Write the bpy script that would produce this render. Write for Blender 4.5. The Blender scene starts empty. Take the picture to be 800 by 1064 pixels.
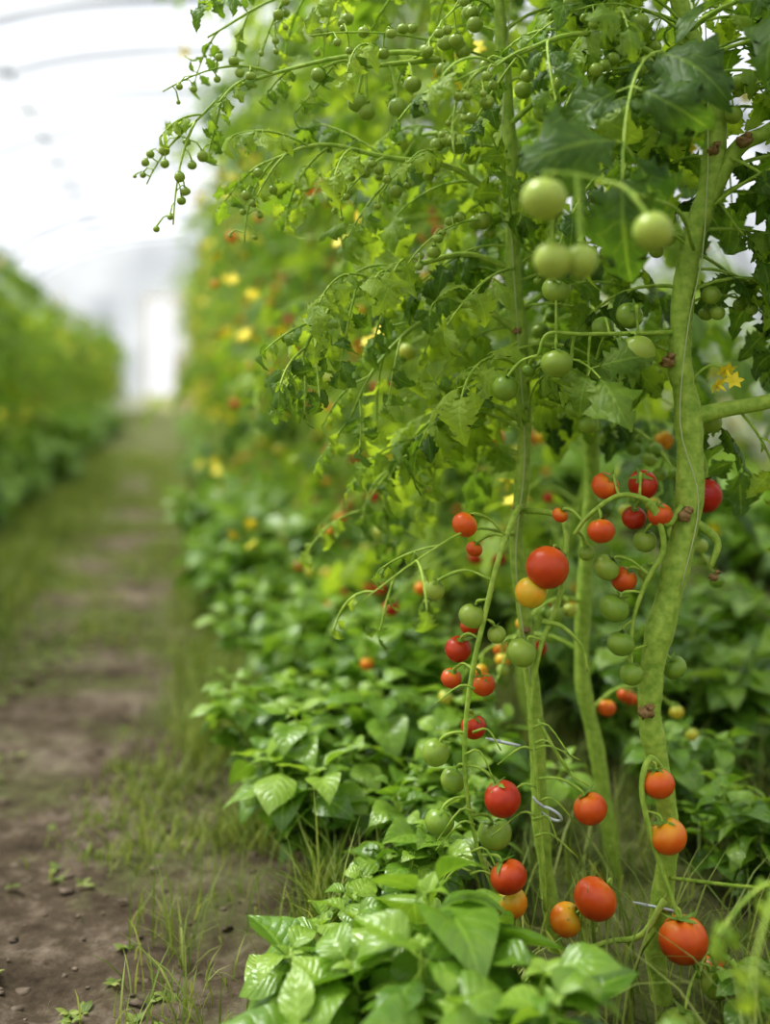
import bpy, math, random
import numpy as np
from mathutils import Vector, noise

rng = np.random.default_rng(7)
random.seed(7)
SL = 0.1833            # the rows run along (-SL, 1, 0)
def row(c, y, z=0.0): return np.array([c - SL*y, y, z], float)
def mm(x, z, y=1200): return np.array([x/1000., y/1000., z/1000.], float)
def nrmz(v):
    v = np.asarray(v, float); l = np.linalg.norm(v)
    return v/l if l > 1e-9 else np.array([0, 0, 1.])
UP = np.array([0, 0, 1.])

# ------------------------------------------------------------------ mesh builder
class MB:
    def __init__(s):
        s.V=[]; s.A=[]; s.U=[]; s.F=[]; s.M=[]; s.n=0
    def add(s, V, F, mat, var=0.5, uv=None):
        V=np.asarray(V,float); k=len(V)
        s.V.append(V)
        s.A.append(np.full(k,var) if np.isscalar(var) else np.asarray(var,float))
        if uv is None: uv=np.zeros((k,2))
        s.U.append(uv)
        for f in (F if isinstance(F,list) and not isinstance(F[0],tuple) else [F]):
            f=np.asarray(f,int); s.F.append(f+s.n); s.M.append(np.full(len(f),mat))
        s.n+=k
    def mesh(s, name, mats, origin=(0,0,0)):
        me=bpy.data.meshes.new(name)
        V=np.concatenate(s.V)-np.asarray(origin)
        loops=np.concatenate([f.ravel() for f in s.F])
        tot=np.concatenate([np.full(len(f),f.shape[1]) for f in s.F])
        start=np.concatenate([[0],np.cumsum(tot)[:-1]])
        me.vertices.add(len(V)); me.vertices.foreach_set('co',V.ravel())
        me.loops.add(len(loops)); me.loops.foreach_set('vertex_index',loops.astype(np.int32))
        me.polygons.add(len(tot)); me.polygons.foreach_set('loop_start',start.astype(np.int32))
        me.polygons.foreach_set('material_index',np.concatenate(s.M).astype(np.int32))
        me.polygons.foreach_set('use_smooth',np.ones(len(tot),bool))
        for m in mats: me.materials.append(m)
        me.update(calc_edges=True)
        a=me.attributes.new('var','FLOAT','POINT'); a.data.foreach_set('value',np.concatenate(s.A))
        U=np.concatenate(s.U); U3=np.zeros((len(U),3)); U3[:,:2]=U
        a=me.attributes.new('luv','FLOAT_VECTOR','POINT'); a.data.foreach_set('vector',U3.ravel())
        me.validate()
        return me
    def obj(s, name, mats, origin=(0,0,0)):
        return place(name, s.mesh(name,mats,origin), origin)
def place(name, me, loc=(0,0,0), rz=0, sc=1, tilt=(0,0)):
    o=bpy.data.objects.new(name,me); bpy.context.scene.collection.objects.link(o)
    o.location=[float(q) for q in loc]; o.rotation_euler=(tilt[0],tilt[1],rz)
    o.scale=(sc,sc,sc) if np.isscalar(sc) else sc
    return o

def cr(pts, n=5):
    P=[np.asarray(p,float) for p in pts]
    P=[2*P[0]-P[1]]+P+[2*P[-1]-P[-2]]
    out=[]
    for i in range(1,len(P)-2):
        for j in range(n):
            t=j/n
            out.append(.5*((2*P[i])+(P[i+1]-P[i-1])*t+(2*P[i-1]-5*P[i]+4*P[i+1]-P[i+2])*t*t+(-P[i-1]+3*P[i]-3*P[i+1]+P[i+2])*t**3))
    out.append(P[-2]); return np.array(out)

def tube(mb, pts, r, sides=6, mat=0, var=.5, cap=True):
    P=np.asarray(pts,float); N=len(P)
    r=np.interp(np.linspace(0,1,N),np.linspace(0,1,len(r)),r) if not np.isscalar(r) else np.full(N,r)
    T=np.gradient(P,axis=0); T/=np.maximum(np.linalg.norm(T,axis=1,keepdims=True),1e-9)
    a=np.cross(T[0],[0.3,1,.1]); a=nrmz(a)
    ang=np.linspace(0,2*np.pi,sides,endpoint=False); ca,sa=np.cos(ang)[:,None],np.sin(ang)[:,None]
    rings=[]
    for i in range(N):
        a=nrmz(a-T[i]*a.dot(T[i])); b=np.cross(T[i],a)
        rings.append(P[i]+r[i]*(ca*a+sa*b))
    V=np.concatenate(rings)
    i=np.arange(N-1)[:,None]*sides; j=np.arange(sides)[None,:]; k=(j+1)%sides
    F=np.stack([i+j,i+k,i+sides+k,i+sides+j],-1).reshape(-1,4)
    fs=[F]
    if cap and sides>=5:
        V=np.concatenate([V,[P[0]],[P[-1]]]); n=N*sides
        jj=np.arange(sides); kk=(jj+1)%sides
        fs.append(np.stack([kk,jj,np.full(sides,n)],1)); fs.append(np.stack([jj+n-sides,kk+n-sides,np.full(sides,n+1)],1))
    mb.add(V,fs,mat,var)

# ------------------------------------------------------------------ leaf templates
def leaf_template(n, cols, wf, teeth, fold, curl, pucker, rg, wave=0.03):
    S=np.linspace(-1,1,cols); T=np.linspace(0,1,n)
    V=[];U=[]
    for i,t in enumerate(T):
        w=wf(t)
        for s in S:
            m=1.0; dy=0
            if teeth>0:
                tooth=(1 if i%2==0 else -1)
                m=1+teeth*tooth*abs(s)**2
                dy=-0.045*tooth*abs(s)**2 if 0<i<n-1 else 0
            x=s*w*m
            z=fold*abs(s)*w + pucker*abs(math.sin(t*math.pi*5-abs(s)*1.6))*(abs(s)*(1.15-abs(s)))*4*w
            z+=wave*math.sin(t*9+s*2+fold*30)*abs(s)
            y=t+dy+0.06*abs(s)*w
            yy=math.sin(curl*y)/curl if abs(curl)>1e-3 else y
            zz=z-(1-math.cos(curl*y))/curl if abs(curl)>1e-3 else z
            V.append((x,yy,zz)); U.append((t,s))
    F=[]
    for i in range(n-1):
        for j in range(cols-1):
            a=i*cols+j; F.append((a,a+1,a+cols+1,a+cols))
    return np.array(V),np.array(F),np.array(U)
def tw(t):
    base=math.sin(math.pi*min(1,t**0.62))**0.9*0.30 if 0<t<1 else 0.004
    return max(.004,base*(1+.25*math.cos(t*15.0)))
def bw(t): return max(.004,0.33*math.sin(math.pi*t**0.72)**1.05*(1.12-.22*t)) if 0<t<1 else .004
TL_HI=[leaf_template(17,5,tw,.20,rng.uniform(-.9,.5),rng.uniform(.5,2.3),.09,rng,.06) for _ in range(10)]
TL_LO=[leaf_template(11,3,tw,.20,rng.uniform(-.8,.5),rng.uniform(.4,2.0),.05,rng,.05) for _ in range(8)]
BL=[leaf_template(21,9,bw,0.0,rng.uniform(-.25,.65),rng.uniform(.4,1.8),.055,rng,.022) for _ in range(8)]
BL_LO=[leaf_template(7,3,bw,0.0,rng.uniform(-.35,.1),rng.uniform(.5,1.3),.08,rng,.02) for _ in range(4)]

def put_leaf(mb, tpl, pos, fwd, up, size, mat, var, wid=1.0):
    V,F,U=tpl; f=nrmz(fwd); s=np.cross(f,up)
    if np.linalg.norm(s)<1e-3: s=np.cross(f,[1,0,0])
    s=nrmz(s); n=np.cross(s,f)
    W=pos+size*(V[:,0:1]*wid*s+V[:,1:2]*f+V[:,2:3]*n)
    mb.add(W,F,mat,var,U)

STEM,LEAF,FRUIT,FLOWER,SCAR,SEPAL,HAIR=0,1,2,3,4,5,6
def tomato_leaf(mb, base, d, L, rg, pairs=3, hi=False, droop=1.3, var=None, big=1.0):
    tp=TL_HI if hi else TL_LO
    d=nrmz(d); p=np.array(base,float); pts=[p.copy()]; N=10
    kick=rg.normal(0,.35,3)
    for i in range(N):
        p=p+d*L/N; d=nrmz(d+np.array([0,0,-droop])/N+kick/N); pts.append(p.copy())
    P=np.array(pts)
    tube(mb,P,[.0026*(L/.28)+.0006,.0015,.0009],5 if hi else 4,STEM,.6,cap=False)
    if var is None: var=rg.uniform(.1,1.0)
    def at(f):
        x=f*N; i=min(int(x),N-1); q=P[i]+(P[i+1]-P[i])*(x-i); t=nrmz(P[i+1]-P[i])
        n=nrmz(UP-t*UP.dot(t)+rg.normal(0,.2,3)); return q,t,n
    fr=np.linspace(.34,.86,pairs)
    for k,f in enumerate(fr):
        q,t,n=at(f); side=np.cross(t,n)
        for sg in (-1,1):
            if rg.random()<.08: continue
            fw=nrmz(t*rg.uniform(.3,.8)+side*sg+np.array([0,0,-.3])+rg.normal(0,.2,3))
            sz=L*big*rg.uniform(.24,.38)*(1.0-.35*abs(f-.6))
            st=L*.05; q2=q+fw*st
            tube(mb,[q,q2],[.0009,.0007],4,STEM,.6,cap=False)
            put_leaf(mb,tp[rg.integers(len(tp))],q2,fw,nrmz(n+side*sg*.1+rg.normal(0,.4,3)),sz,LEAF,np.clip(var+rg.normal(0,.1),0,1),rg.uniform(.75,1.15))
    for f in fr[:-1]+.08:
        q,t,n=at(f); side=np.cross(t,n)
        for sg in (-1,1):
            if rg.random()<.5: continue
            put_leaf(mb,TL_LO[rg.integers(8)],q,nrmz(t*.3+side*sg),n,L*rg.uniform(.07,.12),LEAF,var)
    q,t,n=at(1.0)
    put_leaf(mb,tp[rg.integers(len(tp))],q,t,n,L*big*rg.uniform(.30,.42),LEAF,var,rg.uniform(.85,1.15))

# fruit template
def sph(seg,rings):
    V=[(0,0,1)];
    for i in range(1,rings):
        th=math.pi*i/rings
        for j in range(seg):
            a=2*math.pi*j/seg; V.append((math.sin(th)*math.cos(a),math.sin(th)*math.sin(a),math.cos(th)))
    V.append((0,0,-1)); V=np.array(V)
    q=[];t=[]
    for j in range(seg):
        t.append((0,1+j,1+(j+1)%seg)); t.append((len(V)-1,1+(rings-2)*seg+(j+1)%seg,1+(rings-2)*seg+j))
    for i in range(rings-2):
        for j in range(seg):
            a=1+i*seg+j;b=1+i*seg+(j+1)%seg; q.append((a,a+seg,b+seg,b))
    rho=np.hypot(V[:,0],V[:,1]); top=V[:,2]>0
    V[:,2]*=.94; V[:,2]-=np.where(top,.16*np.exp(-(rho/.25)**2),0)
    return V,[np.array(q),np.array(t)]
S_HI=sph(24,16); S_LO=sph(10,7)
def tomato(mb, c, r, rip, axis, rg, hi=True):
    """axis = unit vector from fruit centre to its calyx"""
    V,F=S_HI if hi else S_LO
    z=nrmz(axis+rg.normal(0,.05,3)); x=nrmz(np.cross(z,[.2,1,.3])); y=np.cross(z,x)
    W=c+r*(V[:,0:1]*x*rg.uniform(.96,1.03)+V[:,1:2]*y+V[:,2:3]*z*rg.uniform(.91,1.05))
    var=np.clip(rip-.24*np.clip(V[:,2]-.1,0,1)*(1 if .3<rip<.95 else .3),0,1)
    mb.add(W,F,FRUIT,var)
    top=c+z*r*.80
    n=5 if rg.random()<.6 else 6
    for k in range(n):
        a=2*math.pi*k/n+rg.uniform(-.2,.2); o=math.cos(a)*x+math.sin(a)*y; sd=np.cross(o,z)
        L=r*rg.uniform(.6,.95); lift=rg.uniform(-.1,.6)
        ps=[];rw=[.16,.20,.13,.015]
        for i,u in enumerate((0,.33,.66,1)):
            q=top+z*r*.03+o*L*u+z*r*(.04+lift*u*u-.28*u*u)
            w=rw[i]*L
            ps+= [q-sd*w,q+z*r*.02,q+sd*w]
        Fq=[]
        for i in range(3):
            Fq+=[(3*i,3*i+1,3*i+4,3*i+3),(3*i+1,3*i+2,3*i+5,3*i+4)]
        mb.add(np.array(ps),np.array(Fq),SEPAL,.4)
    return top
def flower(mb,p,rg,s=.011):
    d=nrmz(np.array([rg.normal(0,.6),rg.normal(0,.6),-.6])); x=nrmz(np.cross(d,[.1,1,.2])); y=np.cross(d,x)
    for k in range(6):
        a=k*math.pi/3; o=math.cos(a)*x+math.sin(a)*y
        put_leaf(mb,BL_LO[k%4],p,o*.9-d*.35,-d,s,FLOWER,.5,.8)
    tube(mb,[p,p+d*s*.5,p+d*s*.9],[.002,.0018,.0004],5,FLOWER,.9)
def truss(mb, path, fruits, rg, r0=.0028, hi=True):
    P=cr(path,6)
    tube(mb,P,[r0*1.3,r0,r0*.7],7 if hi else 4,STEM,.55)
    for (c,r,rip) in fruits:
        c=np.asarray(c,float)
        D=np.linalg.norm(P-(c+UP*r*1.6),axis=1); k=int(np.argmin(D)); a=P[k]
        ax=nrmz(nrmz(a-c)*.6+UP*.75) 
        top=tomato(mb,c,r,rip,ax,rg,hi)
        mid=(a+top)/2+np.array([0,0,.35])*np.linalg.norm(a-top)*.5
        kn=top+ax*r*.35
        if hi:
            tube(mb,cr([a,mid,kn,top-ax*r*.05],4),[.0018,.0013,.0020,.0014,.0016],6,STEM,.45)
        else: tube(mb,[a,mid,top],.0013,4,STEM,.45,cap=False)
def auto_truss(mb, base, d, L, n, rip, rmax, rg, hi=False):
    d=nrmz(d); p=np.array(base,float); P=[p.copy()]
    for i in range(8):
        p=p+d*L/8; d=nrmz(d+np.array([0,0,-.26])); P.append(p.copy())
    P=np.array(P); fr=[]
    for k in range(n):
        f=.25+.75*k/max(1,n-1); q=P[int(f*8)]
        r=rmax*rg.uniform(.7,1)*(1-.25*f)
        sd=np.array([rg.normal(0,1),rg.normal(0,1),0]); sd=nrmz(sd)*(r*1.4)
        fr.append((q+sd+np.array([0,0,-r*1.5]),r,float(np.clip(rip+rg.normal(0,.16)-.5*(f-.35)*(1 if rip>.3 else 0),0,1))))
    truss(mb,P[::2],fr,rg,.0022,hi)
def bead_truss(mb, base, d, L, n, rg, r=.006, hi=True):
    """long thin truss of small unripe fruit and buds"""
    d=nrmz(d); p=np.array(base,float); P=[p.copy()]
    kick=rg.normal(0,.05,3)
    for i in range(10):
        p=p+d*L/10; d=nrmz(d+np.array([0,0,-.13])+kick); P.append(p.copy())
    P=np.array(P); tube(mb,P,[.0018,.0012,.0008],5,STEM,.6)
    for k in range(n):
        f=.2+.8*k/n; q=P[min(10,int(f*10))]; sg=1 if k%2 else -1
        o=nrmz(np.cross(P[min(10,int(f*10))]-P[max(0,int(f*10)-1)],UP)*sg+rg.normal(0,.3,3)); l=rg.uniform(.012,.022)
        e=q+o*l+UP*-.004; tube(mb,[q,q+o*l*.6+UP*.002,e],[.0008,.0007,.0011],4,STEM,.6,cap=False)
        rr=r*(1.15-.75*f)*rg.uniform(.7,1.1); tomato(mb,e-UP*rr*.8,max(.0022,rr),.12,UP,rg,False)
def shoot(mb, path, rg, r0=.004, leafL=.14, step=1, hi=True, start=2, buds=0, pairs=3):
    P=cr(path,5); tube(mb,P,[r0,r0*.7,r0*.35],6,STEM,.6)
    T=np.gradient(P,axis=0)
    for k,i in enumerate(range(start,len(P),step)):
        t=nrmz(T[i]); a=k*2.4+rg.uniform(-.4,.4); x=nrmz(np.cross(t,UP+.01)); y=np.cross(x,t)
        d=t*.6+math.cos(a)*x+math.sin(a)*y*.5
        tomato_leaf(mb,P[i],d,leafL*rg.uniform(.7,1.15)*(1-.4*i/len(P)),rg,pairs,hi,1.2,var=rg.uniform(.3,1))
    for b in range(buds//7+ (1 if buds else 0)):
        i=rg.integers(len(P)//2,len(P)); t=nrmz(T[i])
        bead_truss(mb,P[i],t+rg.normal(0,.5,3),rg.uniform(.08,.15),8,rg,.007,hi)
def hairs(mb,P,R,n,rg,L=.0022):
    """fine stem fuzz: thin slivers standing off the stem surface"""
    V=[];F=[]
    for k in range(n):
        i=rg.integers(1,len(P)-1); t=nrmz(P[i+1]-P[i]); q=P[i]+(P[i+1]-P[i])*rg.random()
        o=rg.normal(0,1,3); o=nrmz(o-t*o.dot(t)); b=np.cross(t,o)
        r=np.interp(i,range(len(R)),R)*.97; l=L*rg.uniform(.5,1.2); m=len(V)
        p0=q+o*r; V+= [p0-t*.00009,p0+t*.00009,p0+o*l+rg.normal(0,.0003,3)]; F.append((m,m+1,m+2))
    mb.add(np.array(V),np.array(F),HAIR,.5)

# ------------------------------------------------------------------ materials
def mat_new(name):
    m=bpy.data.materials.new(name); m.use_nodes=True; nt=m.node_tree; nt.nodes.clear()
    return m,nt,nt.nodes,nt.links
def N_(nt,t,**kw):
    n=nt.nodes.new(t)
    for k,v in kw.items(): setattr(n,k,v)
    return n
def ramp(nt,stops):
    r=nt.nodes.new('ShaderNodeValToRGB'); e=r.color_ramp.elements
    while len(e)<len(stops): e.new(.5)
    for i,(p,c) in enumerate(stops): e[i].position=p; e[i].color=(*c,1)
    return r
def math_(nt,op,a,b=None):
    n=nt.nodes.new('ShaderNodeMath'); n.operation=op
    for i,v in enumerate((a,b)):
        if v is None: continue
        if isinstance(v,(int,float)): n.inputs[i].default_value=v
        else: nt.links.new(v,n.inputs[i])
    return n.outputs[0]
def leaf_mat(name, stops, trans, tmix=.4, rough=.5, bump=.4, spec=.4, veinmix=.2):
    m,nt,ns,ln=mat_new(name)
    at=N_(nt,'ShaderNodeAttribute',attribute_name='var'); uv=N_(nt,'ShaderNodeAttribute',attribute_name='luv')
    sp=N_(nt,'ShaderNodeSeparateXYZ'); ln.new(uv.outputs['Vector'],sp.inputs[0])
    s=math_(nt,'ABSOLUTE',sp.outputs[1]); t=sp.outputs[0]
    ph=math_(nt,'MULTIPLY',math_(nt,'SUBTRACT',t,math_(nt,'MULTIPLY',s,.30)),20.0)
    h=math_(nt,'ABSOLUTE',math_(nt,'SINE',ph)); h=math_(nt,'POWER',h,.5)
    mid=math_(nt,'LESS_THAN',s,.06)
    vein=math_(nt,'MAXIMUM',mid,math_(nt,'MULTIPLY',math_(nt,'LESS_THAN',h,.35),.6))
    r=ramp(nt,stops); geo=N_(nt,'ShaderNodeNewGeometry')
    no=N_(nt,'ShaderNodeTexNoise'); no.inputs['Scale'].default_value=60; ln.new(geo.outputs['Position'],no.inputs['Vector'])
    oi=N_(nt,'ShaderNodeObjectInfo')
    f=math_(nt,'ADD',at.outputs['Fac'],math_(nt,'MULTIPLY',math_(nt,'SUBTRACT',no.outputs['Fac'],.5),.5))
    f=math_(nt,'ADD',f,math_(nt,'MULTIPLY',math_(nt,'SUBTRACT',oi.outputs['Random'],.5),.25))
    ln.new(f,r.inputs[0])
    mx=N_(nt,'ShaderNodeMix',data_type='RGBA'); ln.new(math_(nt,'MULTIPLY',vein,veinmix),mx.inputs[0])
    ln.new(r.outputs[0],mx.inputs[6]); mx.inputs[7].default_value=(*[min(1,q*1.7+.02) for q in stops[-1][1]],1)
    nb=N_(nt,'ShaderNodeTexNoise'); nb.inputs['Scale'].default_value=350; ln.new(geo.outputs['Position'],nb.inputs['Vector'])
    hh=math_(nt,'ADD',h,math_(nt,'MULTIPLY',nb.outputs['Fac'],.6))
    bp=N_(nt,'ShaderNodeBump'); bp.inputs['Strength'].default_value=bump; bp.inputs['Distance'].default_value=.0015; ln.new(hh,bp.inputs['Height'])
    p=N_(nt,'ShaderNodeBsdfPrincipled'); ln.new(mx.outputs[2],p.inputs['Base Color']); p.inputs['Roughness'].default_value=rough
    p.inputs['Specular IOR Level'].default_value=spec; ln.new(bp.outputs[0],p.inputs['Normal'])
    tr=N_(nt,'ShaderNodeBsdfTranslucent')
    tm=N_(nt,'ShaderNodeMix',data_type='RGBA',blend_type='MULTIPLY'); tm.inputs[0].default_value=1
    ln.new(mx.outputs[2],tm.inputs[6]); tm.inputs[7].default_value=(*trans,1); tm.clamp_result=False
    ln.new(tm.outputs[2],tr.inputs[0])
    ms=N_(nt,'ShaderNodeMixShader'); ms.inputs[0].default_value=tmix
    ln.new(p.outputs[0],ms.inputs[1]); ln.new(tr.outputs[0],ms.inputs[2])
    o=N_(nt,'ShaderNodeOutputMaterial'); ln.new(ms.outputs[0],o.inputs[0]); return m
def simple(name, col, rough=.5, noise_s=0, col2=None, bump=0, sss=0, spec=.5):
    m,nt,ns,ln=mat_new(name)
    p=N_(nt,'ShaderNodeBsdfPrincipled'); p.inputs['Roughness'].default_value=rough; p.inputs['Specular IOR Level'].default_value=spec
    if noise_s:
        g=N_(nt,'ShaderNodeNewGeometry'); no=N_(nt,'ShaderNodeTexNoise'); no.inputs['Scale'].default_value=noise_s; no.inputs['Detail'].default_value=5
        ln.new(g.outputs['Position'],no.inputs['Vector']); r=ramp(nt,[(.3,col),(.7,col2 or col)]); ln.new(no.outputs['Fac'],r.inputs[0])
        ln.new(r.outputs[0],p.inputs['Base Color'])
        if bump:
            b=N_(nt,'ShaderNodeBump'); b.inputs['Strength'].default_value=bump; b.inputs['Distance'].default_value=.002
            ln.new(no.outputs['Fac'],b.inputs['Height']); ln.new(b.outputs[0],p.inputs['Normal'])
    else: p.inputs['Base Color'].default_value=(*col,1)
    if sss:
        p.inputs['Subsurface Weight'].default_value=sss; p.inputs['Subsurface Radius'].default_value=(.004,.006,.002); p.inputs['Subsurface Scale'].default_value=1
    o=N_(nt,'ShaderNodeOutputMaterial'); ln.new(p.outputs[0],o.inputs[0]); return m
M_STEM=simple('tomato_stem_green',(.22,.36,.04),.55,110,(.44,.56,.10),.8,.15,.35)
M_TLEAF=leaf_mat('tomato_leaf_green',[(0,(.045,.10,.018)),(.5,(.14,.245,.036)),(1,(.33,.45,.065))],(2.05,1.9,.9),.45,.45,.5)
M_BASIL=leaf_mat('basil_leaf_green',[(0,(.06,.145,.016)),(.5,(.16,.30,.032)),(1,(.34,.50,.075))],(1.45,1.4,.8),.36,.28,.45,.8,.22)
M_GRASS=leaf_mat('grass_green',[(0,(.12,.18,.025)),(.5,(.23,.31,.06)),(1,(.40,.45,.13))],(1.5,1.4,1.0),.35,.55,.1)
def fruit_mat():
    m,nt,ns,ln=mat_new('tomato_skin')
    at=N_(nt,'ShaderNodeAttribute',attribute_name='var')
    g=N_(nt,'ShaderNodeNewGeometry'); no=N_(nt,'ShaderNodeTexNoise'); no.inputs['Scale'].default_value=70; ln.new(g.outputs['Position'],no.inputs['Vector'])
    f=math_(nt,'ADD',at.outputs['Fac'],math_(nt,'MULTIPLY',math_(nt,'SUBTRACT',no.outputs['Fac'],.5),.18))
    r=ramp(nt,[(0,(.19,.31,.035)),(.22,(.38,.47,.08)),(.42,(.60,.52,.05)),(.55,(.80,.38,.02)),(.72,(.72,.14,.016)),(1,(.44,.020,.012))])
    ln.new(f,r.inputs[0])
    p=N_(nt,'ShaderNodeBsdfPrincipled'); ln.new(r.outputs[0],p.inputs['Base Color'])
    p.inputs['Roughness'].default_value=.3; p.inputs['Specular IOR Level'].default_value=.42; p.inputs['Subsurface Weight'].default_value=.1; p.inputs['Subsurface Radius'].default_value=(.008,.005,.002)
    p.inputs['Subsurface Scale'].default_value=1.0
    o=N_(nt,'ShaderNodeOutputMaterial'); ln.new(p.outputs[0],o.inputs[0]); return m
M_FRUIT=fruit_mat()
M_FLOWER=simple('tomato_flower_yellow',(.95,.78,.05),.5)
M_SCAR=simple('stem_scar_brown',(.20,.11,.04),.8,200,(.42,.28,.12),.6)
M_SEPAL=simple('tomato_calyx_green',(.12,.23,.03),.5,90,(.24,.36,.05))
M_HAIR=simple('stem_fuzz',(.75,.80,.50),.7)
TM=[M_STEM,M_TLEAF,M_FRUIT,M_FLOWER,M_SCAR,M_SEPAL,M_HAIR]
M_TWINE=simple('twine_natural',(.50,.56,.30),.8)
M_CLIP=simple('plastic_clip_grey',(.55,.58,.58),.35)
M_WOOD=simple('door_painted_cream',(.72,.62,.42),.6,8,(.8,.7,.5))
M_METAL=simple('galvanised_steel',(.26,.28,.30),.5)

# ------------------------------------------------------------------ HERO tomato plants
def scar(mb,p,r,rg):
    V,F=S_LO; W=V*np.array([r,r,r*.8])*(1+rg.normal(0,.22,(len(V),1)))+p
    mb.add(W,F,SCAR,.5)
def hero_stem(mb, pts, rad, rg):
    P=cr(pts,8); k=len(P)
    R=np.interp(np.linspace(0,1,k),np.linspace(0,1,len(rad)),rad)
    R=R*(1+.07*np.sin(np.arange(k)*.9)+rg.normal(0,.03,k))
    tube(mb,P,R,12,STEM,.5); hairs(mb,P,R,5000,rg); return P
def leafy(mb,P,rg,zmin,prob,lo,hi_,n=2,back=.35,front=1.0):
    for i in range(len(P)):
        if P[i][2]<zmin: continue
        for k in range(n):
            a=rg.uniform(0,2*math.pi); d=np.array([math.cos(a),math.sin(a)*.7+back,rg.uniform(.0,.8)])
            if rg.random()<prob*(1 if d[1]>0 else front): tomato_leaf(mb,P[i],d,rg.uniform(lo,hi_),rg,int(rg.integers(2,5)),True,1.5)

def F(x,z,dia,rip,y=1190): return (mm(x,z,y),dia/2000.,rip)
rg=np.random.default_rng(11)

# --- plant A: thick right-hand stem
mb=MB()
stA=[mm(x,z,y) for x,z,y in [(292,-20,1200),(282,50,1205),(290,110,1205),(295,180,1200),(285,240,1200),(275,300,1200),(280,360,1200),(300,440,1200),(316,520,1200),(315,610,1200),(306,670,1200),(315,770,1200),(335,840,1200),(345,910,1205),(330,980,1210),(312,1040,1220),(300,1150,1240),(290,1300,1260)]]
PA=hero_stem(mb,stA,[.012,.011,.011,.011,.0115,.012,.013,.0140,.0140,.0145,.0125,.0115,.0115,.0115,.012,.010,.009,.008,.006],rg)
tube(mb,cr([mm(316,605),mm(350,614),mm(395,622),mm(450,640),mm(520,690)],5),[.010,.008,.0075,.006],9,STEM)
tube(mb,cr([mm(322,800),mm(345,850),mm(368,888,1195),mm(400,905,1190),mm(460,960,1180)],5),[.011,.009,.008,.006],9,STEM)
tube(mb,cr([mm(326,985),mm(300,970,1190),mm(268,935,1180),mm(240,890,1170),mm(222,860,1165)],5),[.007,.006,.004],8,STEM)
tube(mb,cr([mm(318,500),mm(345,478,1200),mm(338,452,1198)],5),[.006,.004,.003],7,STEM)
for p,r in [(mm(368,890,1186),.008),(mm(291,664,1192),.007),(mm(307,506,1187),.008),(mm(268,303,1188),.008),(mm(338,442,1190),.005),(mm(338,882,1190),.006),(mm(292,180,1188),.006)]:
    scar(mb,p,r,rg); scar(mb,p+np.array([.004,-.002,.006]),r*.6,rg)
truss(mb,[mm(305,695),mm(260,693,1185),mm(200,692,1175),mm(165,692,1170),mm(155,670,1170)],
  [F(173,662,33,.12,1165),F(256,674,35,.18,1170),F(123,637,28,.05,1185),F(190,645,25,.06),F(196,616,21,.05),F(209,600,21,.05),F(254,712,29,.1,1200),F(175,738,30,.12,1180),F(148,655,14,.0),F(225,655,22,.08,1230),F(240,628,18,.1,1180),F(228,700,24,.1,1210)],rg,.0022)
truss(mb,[mm(305,515,1190),mm(288,498,1180),mm(268,522,1175),mm(238,528,1175),mm(208,508,1175),mm(192,488,1175)],
  [F(227,536,29,.82),F(269,536,32,.97,1205),F(218,493,28,.82,1165),F(282,507,26,.84,1185),F(182,505,17,.76,1200),F(262,500,26,.97,1215),F(208,467,17,.1)],rg)
truss(mb,[mm(268,522,1175),mm(280,500,1178),mm(284,470,1180),mm(268,440,1182),mm(254,400,1182),mm(250,352,1182)],
  [F(248,438,28,.84,1200),F(228,452,28,.15),F(234,412,31,.05,1180),F(241,376,29,.05,1180),F(252,345,25,.05,1180),F(270,478,24,.1,1200),F(304,343,26,.04,1215),F(272,445,18,.08,1200)],rg)
truss(mb,[mm(314,590),mm(330,575,1220),mm(340,555,1225),mm(340,540,1225)],[F(338,523,40,1.0,1225),F(350,600,24,.15,1240)],rg)
truss(mb,[mm(287,242,1190),mm(268,262,1170),mm(258,235,1160),mm(266,190,1155),mm(282,140,1155),mm(298,95,1150),mm(312,50,1150)],
  [F(276,238,34,.80,1165),F(284,187,38,.72,1160),F(297,88,48,.84,1150),F(330,45,32,.22,1150),F(288,10,50,.10,1120),F(350,20,26,.85,1230)],rg)
truss(mb,[mm(288,110,1190),mm(262,78,1180),mm(225,76,1170),mm(185,60,1170),mm(170,45,1170)],
  [F(212,122,44,.84,1165),F(185,94,35,.66,1180),F(140,18,30,.95,1180)],rg)
# green fruit hanging nearer the path
truss(mb,[mm(318,780,1190),mm(270,800,1060),mm(205,795,930),mm(150,800,870),mm(118,800,850)],
  [F(117,780,34,.22,850),F(197,756,30,.22,850),F(124,735,29,.22,855),F(146,735,26,.2,860)],rg,.0016)
# leaves of plant A
leafy(mb,PA,rg,.70,.36,.10,.20,2,.5,.35)
leafy(mb,PA,rg,.92,.34,.12,.22,2,.0)
for b,d,L in [((360,620,1200),(.5,.2,-.4),.14),((400,625,1200),(.3,.5,.6),.16),((345,860,1200),(.9,.1,.4),.22),((400,905,1190),(.7,.3,-.7),.22),((330,980,1200),(.9,-.3,.3),.22),((316,610,1210),(.8,.6,-.1),.16),((400,905,1190),(.6,-.3,-.2),.2),
              ((318,1010,1200),(.25,-.9,.1),.30),((300,970,1180),(-.5,-.8,.0),.30),((268,935,1180),(-.6,-.7,-.1),.16),((322,800,1200),(.9,.0,.1),.18),((318,780,1200),(.8,.4,-.3),.18),
              ((222,860,1165),(-.4,-.3,-.4),.12),((340,840,1200),(.5,-.2,-.8),.14),((306,670,1200),(-.3,.9,.3),.2),((312,740,1200),(-.7,.6,.2),.18),((345,905,1200),(-.8,.5,.3),.2),((345,880,1200),(.6,-.5,-.3),.16)]:
    tomato_leaf(mb,mm(*b),d,L,rg,3,True,1.1)
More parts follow.
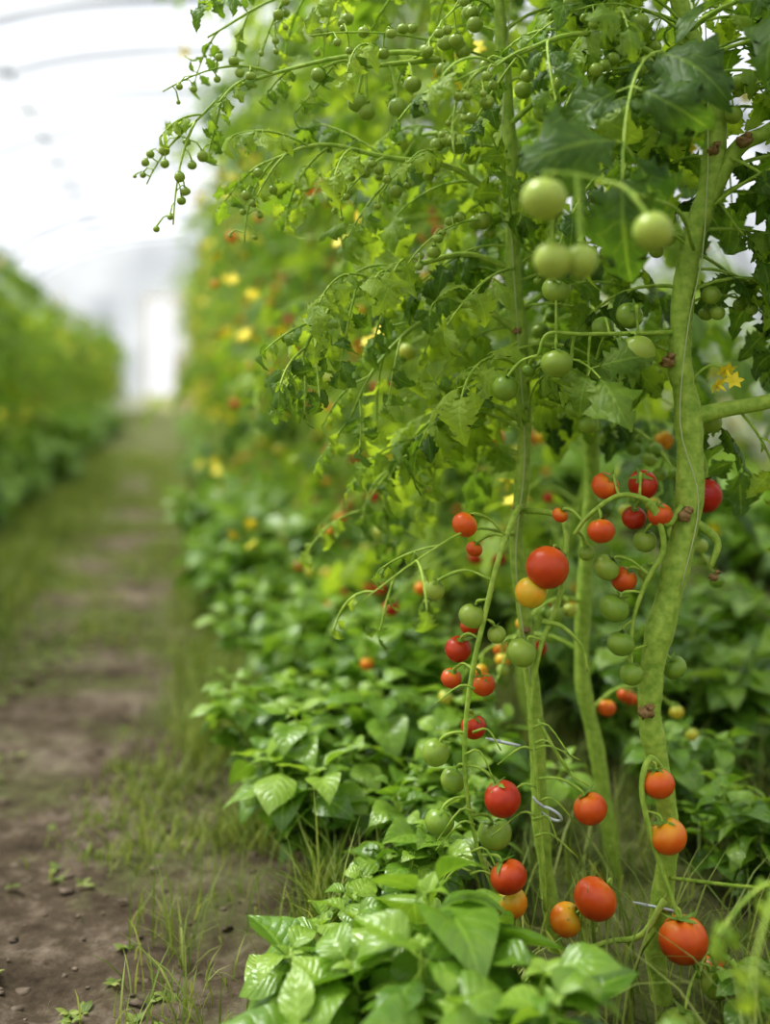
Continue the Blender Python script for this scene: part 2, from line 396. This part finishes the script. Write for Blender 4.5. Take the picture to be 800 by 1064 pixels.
shoot(mb,[mm(330,960,1200),mm(260,985,1180),mm(190,990,1150),mm(120,960,1130),mm(60,930,1110)],rg,.004,.12,2,True,4,buds=10)
shoot(mb,[mm(322,900,1210),mm(270,920,1250),mm(210,900,1280),mm(150,860,1290)],rg,.004,.14,2,True,4)
# low shoot reaching out towards the path
shoot(mb,[mm(295,130,1195),mm(345,180,1060),mm(325,260,900),mm(275,310,790)],rg,.002,.12,2,True,10,pairs=2)
for b,d,L,n,rr in [((300,960,1190),(-.7,-.2,.1),.2,12,.011),((315,1000,1200),(-.5,-.3,.3),.2,10,.010),((330,930,1200),(.4,-.3,.2),.15,9,.010),((316,790,1200),(-.6,.1,.3),.18,9,.011),((310,720,1200),(.5,.2,.3),.14,9,.010)]:
    bead_truss(mb,mm(*b),d,L,n,rg,rr)
for q in ((352,655,1190),(345,640,1195),(362,645,1200)): flower(mb,mm(*q),rg,.012)
tube(mb,cr([mm(312,640),mm(335,660,1195),mm(352,655,1190)],4),[.0018,.001],5,STEM)
mb.obj('tomato_plant',TM,(0.29,1.2,0))

# --- plant B: centre stem
rg=np.random.default_rng(21); mb=MB()
stB=[mm(x,z,1300) for x,z in [(195,-20),(188,40),(175,150),(170,260),(158,368),(147,466),(152,509),(157,585),(152,693),(144,769),(146,834),(140,920),(128,1072),(120,1200)]]
PB=hero_stem(mb,stB,[.010,.009,.009,.0085,.008,.008,.008,.009,.0095,.009,.007,.006],rg)
for p,r in [(mm(150,500,1291),.006),(mm(148,700,1292),.005),(mm(158,365,1292),.005)]: scar(mb,p,r,rg)
truss(mb,[mm(152,500,1290),mm(142,505,1240),mm(120,465,1200),mm(104,410,1185),mm(90,350,1180),mm(82,285,1180),mm(84,220,1180),mm(97,160,1180),mm(115,118,1180)],
  [F(90,402,28,.15),F(115,383,20,.2),F(52,263,29,.1,1185),F(71,230,27,.08,1200),F(56,192,31,.06,1185),F(119,221,39,.95,1170),F(114,174,36,.1,1200),F(125,142,38,.90,1170),F(131,107,33,.6,1190),F(102,329,25,.84,1200),F(77,362,29,.95,1215),F(92,285,27,.97,1200),F(70,330,23,.86,1220),F(82,496,27,.78,1190),F(90,383,20,.88,1230),F(52,422,24,.2,1230),F(95,465,18,.82,1230)],rg)
truss(mb,[mm(150,500,1290),mm(188,498,1230),mm(186,455,1190),mm(176,415,1180),mm(158,372,1175),mm(148,310,1175),mm(154,240,1175),mm(160,170,1175),mm(163,105,1175)],
  [F(163,457,44,.88,1160),F(147,431,33,.5,1165),F(138,369,31,.12,1170),F(207,213,34,.84,1165)],rg)
tube(mb,cr([mm(160,400,1175),mm(180,395,1172),mm(200,375,1170),mm(205,350,1170)],4),[.003,.002,.0012],6,STEM)
tube(mb,cr([mm(155,300,1175),mm(185,250,1172),mm(207,235,1168)],4),[.002,.0015],6,STEM)
for k in range(18):   # spent side stalks of the trusses
    z=rg.uniform(120,340); x0=(150 if k%2 else 84)+rg.uniform(-3,8); sg=rg.choice([-1,1])
    tube(mb,cr([mm(x0,z,1175),mm(x0+sg*15,z+4,1172),mm(x0+sg*rg.uniform(25,45),z-rg.uniform(8,30),1170)],3),[.0016,.0011,.0008],5,STEM)
leafy(mb,PB,rg,.58,.38,.10,.19,2,.25,.5)
# arching shoots over the path (left)
shoot(mb,[mm(144,770,1300),mm(90,785,1290),mm(30,770,1270),mm(-30,750,1250),mm(-75,700,1240),mm(-95,650,1240)],rg,.004,.12,1,True,8)
shoot(mb,[mm(146,830,1300),mm(80,880,1290),mm(0,890,1270),mm(-70,900,1250),mm(-130,880,1250)],rg,.004,.13,2,True,4,buds=13)
shoot(mb,[mm(148,700,1300),mm(100,730,1310),mm(40,710,1310),mm(-10,660,1300),mm(-40,600,1300)],rg,.004,.13,2,True,4)
shoot(mb,[mm(138,930,1300),mm(60,1000,1280),mm(-20,1000,1260),mm(-90,985,1250),mm(-165,960,1250),mm(-205,925,1250)],rg,.0035,.10,3,True,6,buds=16)
shoot(mb,[mm(128,1060,1300),mm(60,1100,1300),mm(-30,1090,1300),mm(-120,1075,1300),mm(-200,1030,1300)],rg,.0035,.12,2,True,3,buds=13)
shoot(mb,[mm(140,900,1310),mm(70,940,1380),mm(0,930,1430),mm(-60,880,1450)],rg,.0035,.16,2,True,3,buds=7)
shoot(mb,[mm(150,720,1300),mm(200,760,1350),mm(240,820,1400)],rg,.004,.14,3,True,3)
shoot(mb,[mm(152,600,1300),mm(110,620,1330),mm(60,600,1360),mm(20,560,1380)],rg,.004,.14,2,True,3)
shoot(mb,[mm(155,560,1305),mm(90,575,1360),mm(20,545,1420),mm(-30,480,1450)],rg,.0035,.16,2,True,3)
shoot(mb,[mm(147,470,1300),mm(90,490,1200),mm(30,470,1120),mm(-20,440,1080)],rg,.0018,.11,2,True,8,pairs=2)
truss(mb,[mm(60,1000,1280),mm(10,990,1260),mm(-20,985,1255)],[F(-30,990,22,.06,1250),F(-72,975,18,.06,1250),F(-30,945,21,.08,1250),F(14,940,22,.08,1250),F(-20,935,20,.08,1250),F(30,965,20,.1,1250)],rg)
truss(mb,[mm(138,930,1300),mm(165,950,1270),mm(180,955,1260)],[F(172,935,24,.1,1250),F(190,965,20,.1,1250),F(150,960,20,.1,1255)],rg)
for b,d,L,n,rr in [((140,900,1295),(-.8,-.3,.2),.2,11,.011),((146,820,1295),(-.7,-.4,.1),.18,10,.010),((130,1000,1295),(-.8,-.4,.2),.26,13,.010),((120,1060,1295),(-.3,-.8,.0),.2,10,.011)]:
    bead_truss(mb,mm(*b),d,L,n,rg,rr)
for b,d,L in [((144,769,1290),(-.5,-.7,-.1),.14),((150,640,1290),(-.9,-.2,.2),.15),((157,585,1290),(-.7,.3,.5),.18),((150,680,1290),(.7,-.2,.2),.14),((150,660,1290),(-.6,-.6,.3),.16)]:
    tomato_leaf(mb,mm(*b),d,L,rg,3,True,1.1)
mb.obj('tomato_plant',TM,(0.19,1.3,0))

# --- plant C: behind, between A and B
rg=np.random.default_rng(31); mb=MB()
stC=[mm(x,z,1500) for x,z in [(302,-20),(294,38),(275,162),(256,262),(260,387),(269,512),(262,637),(250,762),(250,950),(240,1137),(235,1300)]]
PC=hero_stem(mb,stC,[.010,.010,.0105,.010,.010,.010,.009,.008,.006],rg)
leafy(mb,PC,rg,.62,.42,.12,.22,2,.3)
for i,a in ((30,(-.6,-.5,.3)),(38,(.5,-.4,.3)),(44,(.4,-.6,.3)),(50,(-.7,-.3,.3)),(55,(-.3,-.6,.3)),(62,(.5,-.5,.3))):
    auto_truss(mb,PC[i],a,.2,10,.1,.013,rg,True)
auto_truss(mb,PC[26],(-.7,.2,.4),.2,6,.85,.015,rg,True); auto_truss(mb,PC[20],(.5,.3,.4),.2,6,.8,.015,rg,True)
mb.obj('tomato_plant',TM,(0.30,1.5,0))

# ------------------------------------------------------------------ row plants
def plant_mesh(seed,H,dens=1.0,riplow=.80,fl=.7,dz=.10,ripe_to=.52):
    r=np.random.default_rng(seed); m=MB()
    n=12; P=[np.array([0,0,-.02])]
    for i in range(1,n+1): P.append(np.array([.05*math.sin(i*1.1+seed),.05*math.cos(i*.9+seed*2),H*i/n]))
    P=cr(P,5); tube(m,P,[.011,.010,.009,.007,.004],8,STEM)
    k=0; z=.26
    def at(z): return np.array([np.interp(z,P[:,2],P[:,0]),np.interp(z,P[:,2],P[:,1]),z])
    while z<H:
        q=at(z); a=k*2.4+r.uniform(-.3,.3)
        if z>.50 or r.random()<.7:
            tomato_leaf(m,q,(math.cos(a),math.sin(a),r.uniform(.1,.8)),r.uniform(.20,.34),r,int(r.integers(3,5)),False,1.5)
        k+=1; z+=.054/dens
    for j in range(int(11*dens)):
        z=r.uniform(.32,.98)*H; q=at(z); a=r.uniform(0,6.28)
        o=np.array([math.cos(a),math.sin(a),0]); L=r.uniform(.22,.5)
        shoot(m,[q,q+o*L*.35+UP*.08,q+o*L*.7+UP*.05,q+o*L-UP*.08],r,.0035,.15,2,False,3,buds=12 if z>.6*H else 0)
    z=.25
    while z<H*.92:
        q=at(z); a=r.uniform(0,6.28); ripe=z<ripe_to*H
        rip=(riplow if ripe else .1)+r.normal(0,.08)
        auto_truss(m,q,(math.cos(a),math.sin(a),.45),r.uniform(.32,.46) if ripe else r.uniform(.24,.38),int(r.integers(4,7)) if ripe else int(r.integers(5,9)),float(np.clip(rip,.05,.95)),.018 if z<1.2 else .012,r)
        if z>.30 and r.random()<fl:
            a=r.uniform(0,6.28); p=q+np.array([math.cos(a)*.36,math.sin(a)*.36,.03])
            tube(m,cr([q,q+(p-q)*.5+UP*.04,p],3),[.0018,.001],4,STEM,cap=False)
            for s in range(4): flower(m,p+r.normal(0,.018,3),r,.018)
        z+=dz
    return m.mesh('tomato_plant_mesh',TM)
PM=[plant_mesh(s,h,1.0) for s,h in ((1,2.0),(2,2.1),(3,1.95),(4,2.05))]
PS=[plant_mesh(s,h,.95,.78,.6,.17,.6) for s,h in ((5,1.30),(6,1.42),(9,1.2))]
r=np.random.default_rng(5)
y=1.85;k=0
while y<21:
    c=(.50 if k%2 else .62)+r.normal(0,.02)
    place('tomato_plant',PM[r.integers(4)],row(c,y),r.uniform(0,6.28),r.uniform(.95,1.05),(r.normal(0,.02),-.05+r.normal(0,.02)))
    y+=.37 if y<8 else .5; k+=1
y=2.6
while y<21:
    place('tomato_plant',PS[r.integers(3)],row(-1.14+r.normal(0,.06),y),r.uniform(0,6.28),r.uniform(.8,1.1)); y+=.42 if y<9 else .55
y=3.4
while y<20:
    place('tomato_plant',PS[r.integers(3)],row(2.35+r.normal(0,.05),y),r.uniform(0,6.28),r.uniform(.85,1.0)); y+=.5
y=4.5
while y<20:
    place('tomato_plant',PS[r.integers(3)],row(-2.3+r.normal(0,.05),y),r.uniform(0,6.28),r.uniform(.9,1.05)); y+=.6

# ------------------------------------------------------------------ basil
def basil_mesh(seed,H=.21,stems=8,big=1.0,spm=1.0):
    r=np.random.default_rng(seed); m=MB()
    for s in range(stems):
        a=s*2.4+r.uniform(-.3,.3); sp=r.uniform(.03,.13)*spm if s else 0; h=H*r.uniform(.65,1.2)*(1-.45*sp/.2)
        o=np.array([math.cos(a),math.sin(a),0])
        P=cr([np.array([0,0,-.01])+o*.008,o*sp*.5+UP*h*.45,o*sp*.9+UP*h*.8,o*sp*1.05+UP*h],3)
        tube(m,P,[.003,.0025,.0015],5,0,.5)
        a0=r.uniform(0,3.14); bs=r.uniform(.75,1.15)*big
        for i in range(2,len(P)):
            f=i/(len(P)-1); L=(.036+.040*math.sin(f*2.6))*r.uniform(.75,1.2)*bs
            if f>.95: L*=.8
            a1=a0+(i%2)*math.pi/2
            for q in range(2):
                b=a1+q*math.pi+r.uniform(-.3,.3); d=np.array([math.cos(b),math.sin(b),r.uniform(-.1,.6)+(.5 if f>.9 else 0)])
                d=nrmz(d); tube(m,[P[i],P[i]+d*.014],[.0012,.0010],4,0,.6,cap=False)
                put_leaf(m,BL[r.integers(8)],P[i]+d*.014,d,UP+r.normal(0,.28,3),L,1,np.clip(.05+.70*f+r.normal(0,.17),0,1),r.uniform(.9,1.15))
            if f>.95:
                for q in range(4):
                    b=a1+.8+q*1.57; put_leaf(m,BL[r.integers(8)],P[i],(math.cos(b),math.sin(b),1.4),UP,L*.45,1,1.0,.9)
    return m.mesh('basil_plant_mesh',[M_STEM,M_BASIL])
BM=[basil_mesh(s) for s in (1,2,3,4,5,6)]
BG=[basil_mesh(s,.19,9,1.2,.95) for s in (11,12)]
r=np.random.default_rng(8)
def basil(p,sc=1.0): place('basil_plant',BM[r.integers(6)],p,r.uniform(0,6.28),sc*r.uniform(.88,1.12),(r.normal(0,.1),r.normal(0,.1)))
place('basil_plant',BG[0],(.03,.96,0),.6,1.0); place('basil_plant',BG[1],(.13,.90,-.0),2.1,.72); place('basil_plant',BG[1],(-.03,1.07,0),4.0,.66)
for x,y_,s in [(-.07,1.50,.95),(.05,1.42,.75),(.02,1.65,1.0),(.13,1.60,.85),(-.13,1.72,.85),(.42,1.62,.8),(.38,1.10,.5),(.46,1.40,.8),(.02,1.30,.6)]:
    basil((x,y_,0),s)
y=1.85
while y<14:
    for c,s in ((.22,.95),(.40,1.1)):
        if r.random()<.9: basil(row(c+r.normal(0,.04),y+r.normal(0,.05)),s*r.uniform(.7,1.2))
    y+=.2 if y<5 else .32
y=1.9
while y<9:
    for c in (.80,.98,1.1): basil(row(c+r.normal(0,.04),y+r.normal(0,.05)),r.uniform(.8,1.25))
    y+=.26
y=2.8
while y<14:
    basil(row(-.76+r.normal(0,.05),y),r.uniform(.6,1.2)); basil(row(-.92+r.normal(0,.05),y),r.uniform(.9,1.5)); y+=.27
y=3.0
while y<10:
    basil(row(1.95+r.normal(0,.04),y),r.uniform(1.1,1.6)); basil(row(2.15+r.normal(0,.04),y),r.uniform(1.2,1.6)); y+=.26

# ------------------------------------------------------------------ ground
def sg_(v): return .5*(1+math.tanh(v*.5))
def gz(x,y):
    c=x+SL*y
    c+=.05*noise.noise((x*2.5,y*2.5,5))
    e=sg_((c-.12)/.04); e2=sg_(-(c+.5)/.04); e3=sg_((c-1.25)/.04); e4=sg_((c-1.75)/.04)
    h=-.025+.025*max(e-e3+e4,e2)
    if y<8: h+=.012*noise.noise((x*6,y*6,0))+.012*noise.noise((x*19,y*19,3))+.009*noise.noise((x*50,y*50,7))
    return h
ys=np.concatenate([np.arange(-8,.6,.4),np.arange(.6,4,.02),np.arange(4,8,.06),np.arange(8,40,.8)])
xs=np.concatenate([np.arange(-25,-2.5,1.5),np.arange(-2.5,-1.2,.08),np.arange(-1.2,.5,.02),np.arange(.5,3,.08),np.arange(3,25,1.5)])
V=np.array([(x,y,gz(x,y)) for y in ys for x in xs]); nx=len(xs)
ii=np.arange(len(ys)-1)[:,None]*nx; jj=np.arange(nx-1)[None,:]
Fg=np.stack([ii+jj,ii+jj+1,ii+jj+1+nx,ii+jj+nx],-1).reshape(-1,4)
m,nt,ns,ln=mat_new('soil_ground')
g=N_(nt,'ShaderNodeNewGeometry'); P_=g.outputs['Position']
def noi(s,det=4,rough=.6):
    n=N_(nt,'ShaderNodeTexNoise'); n.inputs['Scale'].default_value=s; n.inputs['Detail'].default_value=det; n.inputs['Roughness'].default_value=rough
    ln.new(P_,n.inputs['Vector']); return n.outputs['Fac']
soil=ramp(nt,[(.35,(.050,.036,.022)),(.49,(.145,.108,.070)),(.64,(.38,.31,.23))])
ln.new(math_(nt,'ADD',math_(nt,'MULTIPLY',noi(28,8,.75),.5),math_(nt,'MULTIPLY',noi(3.2,6,.7),.5)),soil.inputs[0])
gr=ramp(nt,[(.3,(.08,.12,.022)),(.7,(.24,.28,.08))]); ln.new(noi(60,6,.7),gr.inputs[0])
sp=N_(nt,'ShaderNodeSeparateXYZ'); ln.new(P_,sp.inputs[0])
c_=math_(nt,'ADD',sp.outputs[0],math_(nt,'MULTIPLY',sp.outputs[1],SL))
edge=math_(nt,'MINIMUM',1.0,math_(nt,'MULTIPLY',math_(nt,'ABSOLUTE',math_(nt,'ADD',c_,.17)),1.6))
far=math_(nt,'MULTIPLY',math_(nt,'MINIMUM',sp.outputs[1],9.0),.024)
k_=math_(nt,'ADD',math_(nt,'ADD',noi(3.5,6,.7),math_(nt,'MULTIPLY',edge,.22)),far)
mr=ramp(nt,[(.56,(0,0,0)),(.74,(1,1,1))]); ln.new(k_,mr.inputs[0])
mx=N_(nt,'ShaderNodeMix',data_type='RGBA'); ln.new(math_(nt,'MULTIPLY',mr.outputs[0],.7),mx.inputs[0]); ln.new(soil.outputs[0],mx.inputs[6]); ln.new(gr.outputs[0],mx.inputs[7])
b=N_(nt,'ShaderNodeBump'); b.inputs['Strength'].default_value=.9; b.inputs['Distance'].default_value=.012; ln.new(noi(70,10,.75),b.inputs['Height'])
p=N_(nt,'ShaderNodeBsdfPrincipled'); p.inputs['Roughness'].default_value=.95; p.inputs['Specular IOR Level'].default_value=.2
ln.new(mx.outputs[2],p.inputs['Base Color']); ln.new(b.outputs[0],p.inputs['Normal'])
o=N_(nt,'ShaderNodeOutputMaterial'); ln.new(p.outputs[0],o.inputs[0]); M_SOIL=m
mb=MB(); mb.add(V,Fg,0); mb.obj('ground',[M_SOIL])

# soil clods
r=np.random.default_rng(3); mb=MB(); Vs,Fs=sph(7,5)
for i in range(1800):
    y=.95+5*r.random()**1.6; c=r.uniform(-.55,.25); x=c-SL*y; s=.002+.006*r.random()**5
    W=(Vs*(1+r.normal(0,.3,(len(Vs),1))))*s*np.array([1.2,1,.6])+[x,y,gz(x,y)+s*.05]; mb.add(W,Fs,0,r.random())
mb.obj('soil_clods',[simple('soil_clod',(.08,.057,.036),.95,40,(.28,.22,.16),.6)])

# grass
r=np.random.default_rng(4)
def blades(n,sampler,hmin,hmax,w):
    X=[];Y=[];H_=[]
    while len(X)<n:
        y,c,keep=sampler()
        if r.random()<keep: X.append(c-SL*y); Y.append(y); H_.append(.45+1.1*max(0,.5+noise.noise(((c-SL*y)*7,y*7,2))))
    X=np.array(X);Y=np.array(Y); n=len(X)
    Z=np.array([gz(a,b_) for a,b_ in zip(X,Y)])-.003
    h=r.uniform(hmin,hmax,n)*np.array(H_); a=r.uniform(0,6.28,n); ln_=h*r.uniform(.2,.9,n); wa=a+np.pi/2+r.normal(0,.4,n)
    rows=[]
    for t,wt in ((0,.8),(.35,1),(.7,.7),(1,.08)):
        px=X+np.cos(a)*ln_*t**1.8; py=Y+np.sin(a)*ln_*t**1.8; pz=Z+h*(t-.25*t**3*(ln_/h))
        wx=np.cos(wa)*w*wt/2; wy=np.sin(wa)*w*wt/2
        rows.append(np.stack([px-wx,py-wy,pz],1)); rows.append(np.stack([px+wx,py+wy,pz],1))
    V=np.stack(rows,1).reshape(-1,3)
    k=np.arange(n)[:,None]*8
    F=np.concatenate([k+np.array([[2*q,2*q+1,2*q+3,2*q+2]]) for q in range(3)])
    var=np.repeat(r.random(n),8); uv=np.tile(np.array([[.1,.5]]),(len(V),1))
    return V,F,var,uv
mb=MB()
def s_edge():
    y=.85+3.6*r.random()**1.3; c=r.normal(.13,.075); return y,c,min(1,max(.05,.55+1.8*noise.noise((c*6,y*5,4))))
def s_path():
    y=.95+9*r.random()**1.2; c=r.uniform(-.6,.15)
    q=noise.noise((c*5,y*2.2,1.5))+.05*(y-2)+abs(c+.17)*.5; return y,c,max(.010,min(1,(q-.08)*3.2))
def s_left():
    y=2+7*r.random(); return y,r.normal(-.58,.09),1
def s_bed():
    y=.9+6*r.random()**1.3; return y,r.uniform(.17,1.3),1
for args in ((10500,s_edge,.02,.088,.0024),(27000,s_path,.008,.036,.0032),(8000,s_left,.03,.10,.005),(14000,s_bed,.03,.13,.003)):
    V_,F_,v_,u_=blades(*args); mb.add(V_,F_,0,v_,u_)
mb.obj('grass',[M_GRASS])
# low weeds on the path
mb=MB(); r=np.random.default_rng(6)
cnt=0
while cnt<2600:
    y=1.1+8*r.random()**1.3; c=r.uniform(-.62,.2)
    if r.random()>max(.02,min(1,(noise.noise((c*4,y*1.6,8))+abs(c+.17)*.9-.1)*2)): continue
    cnt+=1; x=c-SL*y; p=np.array([x,y,gz(x,y)+.002])
    for q in range(int(r.integers(3,8))):
        a=r.uniform(0,6.28); put_leaf(mb,BL_LO[q%4],p,(math.cos(a),math.sin(a),r.uniform(.2,1)),UP,r.uniform(.006,.020),0,r.random(),.8)
mb.obj('weed_seedlings',[M_GRASS])

# ------------------------------------------------------------------ polytunnel
C0,HW,HT=.6,4.2,3.3
def arch(n=40):
    out=[]
    for i in range(n+1):
        a=math.pi*i/n; cx=-math.cos(a); sz=max(0,math.sin(a))
        out.append((C0+HW*math.copysign(abs(cx)**.8,cx),HT*sz**.75))
    return out
AR=arch()
m,nt,ns,ln=mat_new('polythene_sheet')
tr=N_(nt,'ShaderNodeBsdfTransparent')
tl=N_(nt,'ShaderNodeBsdfTranslucent')
g=N_(nt,'ShaderNodeNewGeometry'); no=N_(nt,'ShaderNodeTexNoise'); no.inputs['Scale'].default_value=1.1; no.inputs['Detail'].default_value=6; no.inputs['Roughness'].default_value=.65
mp=N_(nt,'ShaderNodeMapping'); mp.inputs['Scale'].default_value=(.3,1.8,.3); ln.new(g.outputs['Position'],mp.inputs[0]); ln.new(mp.outputs[0],no.inputs['Vector'])
rr=ramp(nt,[(.38,(.50,.52,.56)),(.62,(.86,.875,.90))]); ln.new(no.outputs['Fac'],rr.inputs[0]); ln.new(rr.outputs[0],tl.inputs[0]); ln.new(rr.outputs[0],tr.inputs[0])
ms=N_(nt,'ShaderNodeMixShader'); ms.inputs[0].default_value=.35; ln.new(tr.outputs[0],ms.inputs[1]); ln.new(tl.outputs[0],ms.inputs[2])
o=N_(nt,'ShaderNodeOutputMaterial'); ln.new(ms.outputs[0],o.inputs[0]); M_POLY=m
Y0,Y1=-4,22
mb=MB(); yy=np.arange(Y0,Y1+.1,1.0); V=np.array([row(c,y,z-.03) for y in yy for c,z in AR]); n=len(AR)
ii=np.arange(len(yy)-1)[:,None]*n; jj=np.arange(n-1)[None,:]
mb.add(V,np.stack([ii+jj,ii+jj+1,ii+jj+1+n,ii+jj+n],-1).reshape(-1,4),0); mb.obj('polytunnel_cover',[M_POLY])
mb=MB()
for y in np.arange(Y0+.1,Y1,1.3):
    tube(mb,[row(C0+(c-C0)*.985,y,z*.985-.03) for c,z in AR],.026,8,0)
for c,z in (AR[10],AR[15],AR[20],AR[25],AR[30]): tube(mb,[row(C0+(c-C0)*.97,Y0+.1,z*.97),row(C0+(c-C0)*.97,Y1-.1,z*.97)],.018,8,0)
mb.obj('polytunnel_frame',[M_METAL])
def endwall(name,y,door):
    mb=MB(); cs=sorted(set([c for c,z in AR]+([-.5,.5,-.501,.501] if door else [])))
    ca=[a for a,_ in AR]; za=[b_ for _,b_ in AR]
    for a,b_ in zip(cs[:-1],cs[1:]):
        lo=2.1 if (door and -.5005<(a+b_)/2<.5005) else -.03
        mb.add([row(a,y,lo),row(b_,y,lo),row(b_,y,max(lo,np.interp(b_,ca,za))),row(a,y,max(lo,np.interp(a,ca,za)))],[(0,1,2,3)],0)
    return mb.obj(name,[M_POLY])
endwall('wall_back',Y1,True); endwall('wall_front',Y0,False)
def box(mb,c0,c1,y0,y1,z0,z1,mat=0):
    V=[row(c,y,z) for z in (z0,z1) for y in (y0,y1) for c in (c0,c1)]
    mb.add(V,[(0,2,3,1),(4,5,7,6),(0,1,5,4),(2,6,7,3),(0,4,6,2),(1,3,7,5)],mat)
mb=MB()
for a in (-.56,.5): box(mb,a,a+.06,Y1-.05,Y1+.05,-.02,2.16)
box(mb,-.5,.5,Y1-.05,Y1+.05,2.1,2.16)
ob=mb.obj('trim_1',[M_WOOD]); 
mb=MB()
box(mb,.02,.08,Y1+.0,Y1+.04,.0,2.08); box(mb,.42,.48,Y1,Y1+.04,0,2.08)
for z in (0,.95,2.0): box(mb,.08,.42,Y1,Y1+.04,z,z+.08)
box(mb,.08,.42,Y1+.012,Y1+.028,.08,.95)
mb.obj('door_1',[M_WOOD])
for me in (bpy.data.objects['door_1'].data,bpy.data.objects['trim_1'].data):
    me.polygons.foreach_set('use_smooth',np.zeros(len(me.polygons),bool))

# training wire and twine, clips
mb=MB(); tube(mb,[row(.55,Y0+.3,2.35),row(.55,Y1-.3,2.35)],.002,6,0); mb.obj('trellis_wire',[M_METAL])
def twine(pts):
    mb=MB(); tube(mb,cr(pts,5),.0007,6,0); mb.obj('support_twine',[M_TWINE])
twine([mm(304,430,1187),mm(322,520,1186),mm(303,600,1186),mm(312,700,1189),mm(326,770,1188),mm(331,840,1188),mm(333,900,1191),mm(330,1100,1200),row(.55,1.3,2.35)])
twine([mm(164,300,1289),mm(146,440,1289),mm(156,560,1289),mm(148,700,1289),mm(142,800,1289),mm(135,1000,1291),row(.55,1.5,2.35)])
def clip(c,ax,R=.012):
    mb=MB(); ax=nrmz(ax); x=nrmz(np.cross(ax,[.1,.9,.2])); y=np.cross(ax,x); c=np.asarray(c)
    tube(mb,[c+R*(math.cos(t)*x+math.sin(t)*y) for t in np.linspace(.3,6.0,22)],.0016,6,0)
    e=c+R*(math.cos(.3)*x+math.sin(.3)*y); tube(mb,[e,e+x*.010,e+x*.016+y*.004],[.002,.0016,.001],6,0)
    mb.obj('plant_clip',[M_CLIP])
clip(mm(168,205,1172),(.5,.6,.7)); clip(mm(128,272,1185),(.2,.3,.9),.010); clip(mm(286,95,1203),(.2,.4,.9),.014)

# ------------------------------------------------------------------ light, world, camera
w=bpy.data.worlds.new('World'); bpy.context.scene.world=w; w.use_nodes=True
nt=w.node_tree; bg=nt.nodes['Background']; bg.inputs[0].default_value=(.96,.975,1,1); bg.inputs[1].default_value=.82
s=bpy.data.lights.new('sun','SUN'); s.energy=6.5; s.angle=math.radians(25); s.color=(1,.98,.94)
so=bpy.data.objects.new('sun',s); bpy.context.scene.collection.objects.link(so)
so.rotation_euler=Vector((-.55,.25,1)).to_track_quat('Z','Y').to_euler(); so.location=(-3,2,6)
cd=bpy.data.cameras.new('camera'); co=bpy.data.objects.new('camera',cd); bpy.context.scene.collection.objects.link(co)
co.location=(0,0,.65); co.rotation_euler=(math.pi/2,0,0)
cd.sensor_fit='AUTO'; cd.sensor_width=36; cd.lens=1200/1064*36
cd.shift_y=-(532-390)/1064
cd.dof.use_dof=True; cd.dof.focus_distance=1.19; cd.dof.aperture_fstop=1.9
cd.clip_start=.02; cd.clip_end=200
bpy.context.scene.camera=co
vs=bpy.context.scene.view_settings
vs.view_transform='Standard'
try: vs.look='Medium High Contrast'
except Exception as e: vs.look='None'
vs.exposure=0.22
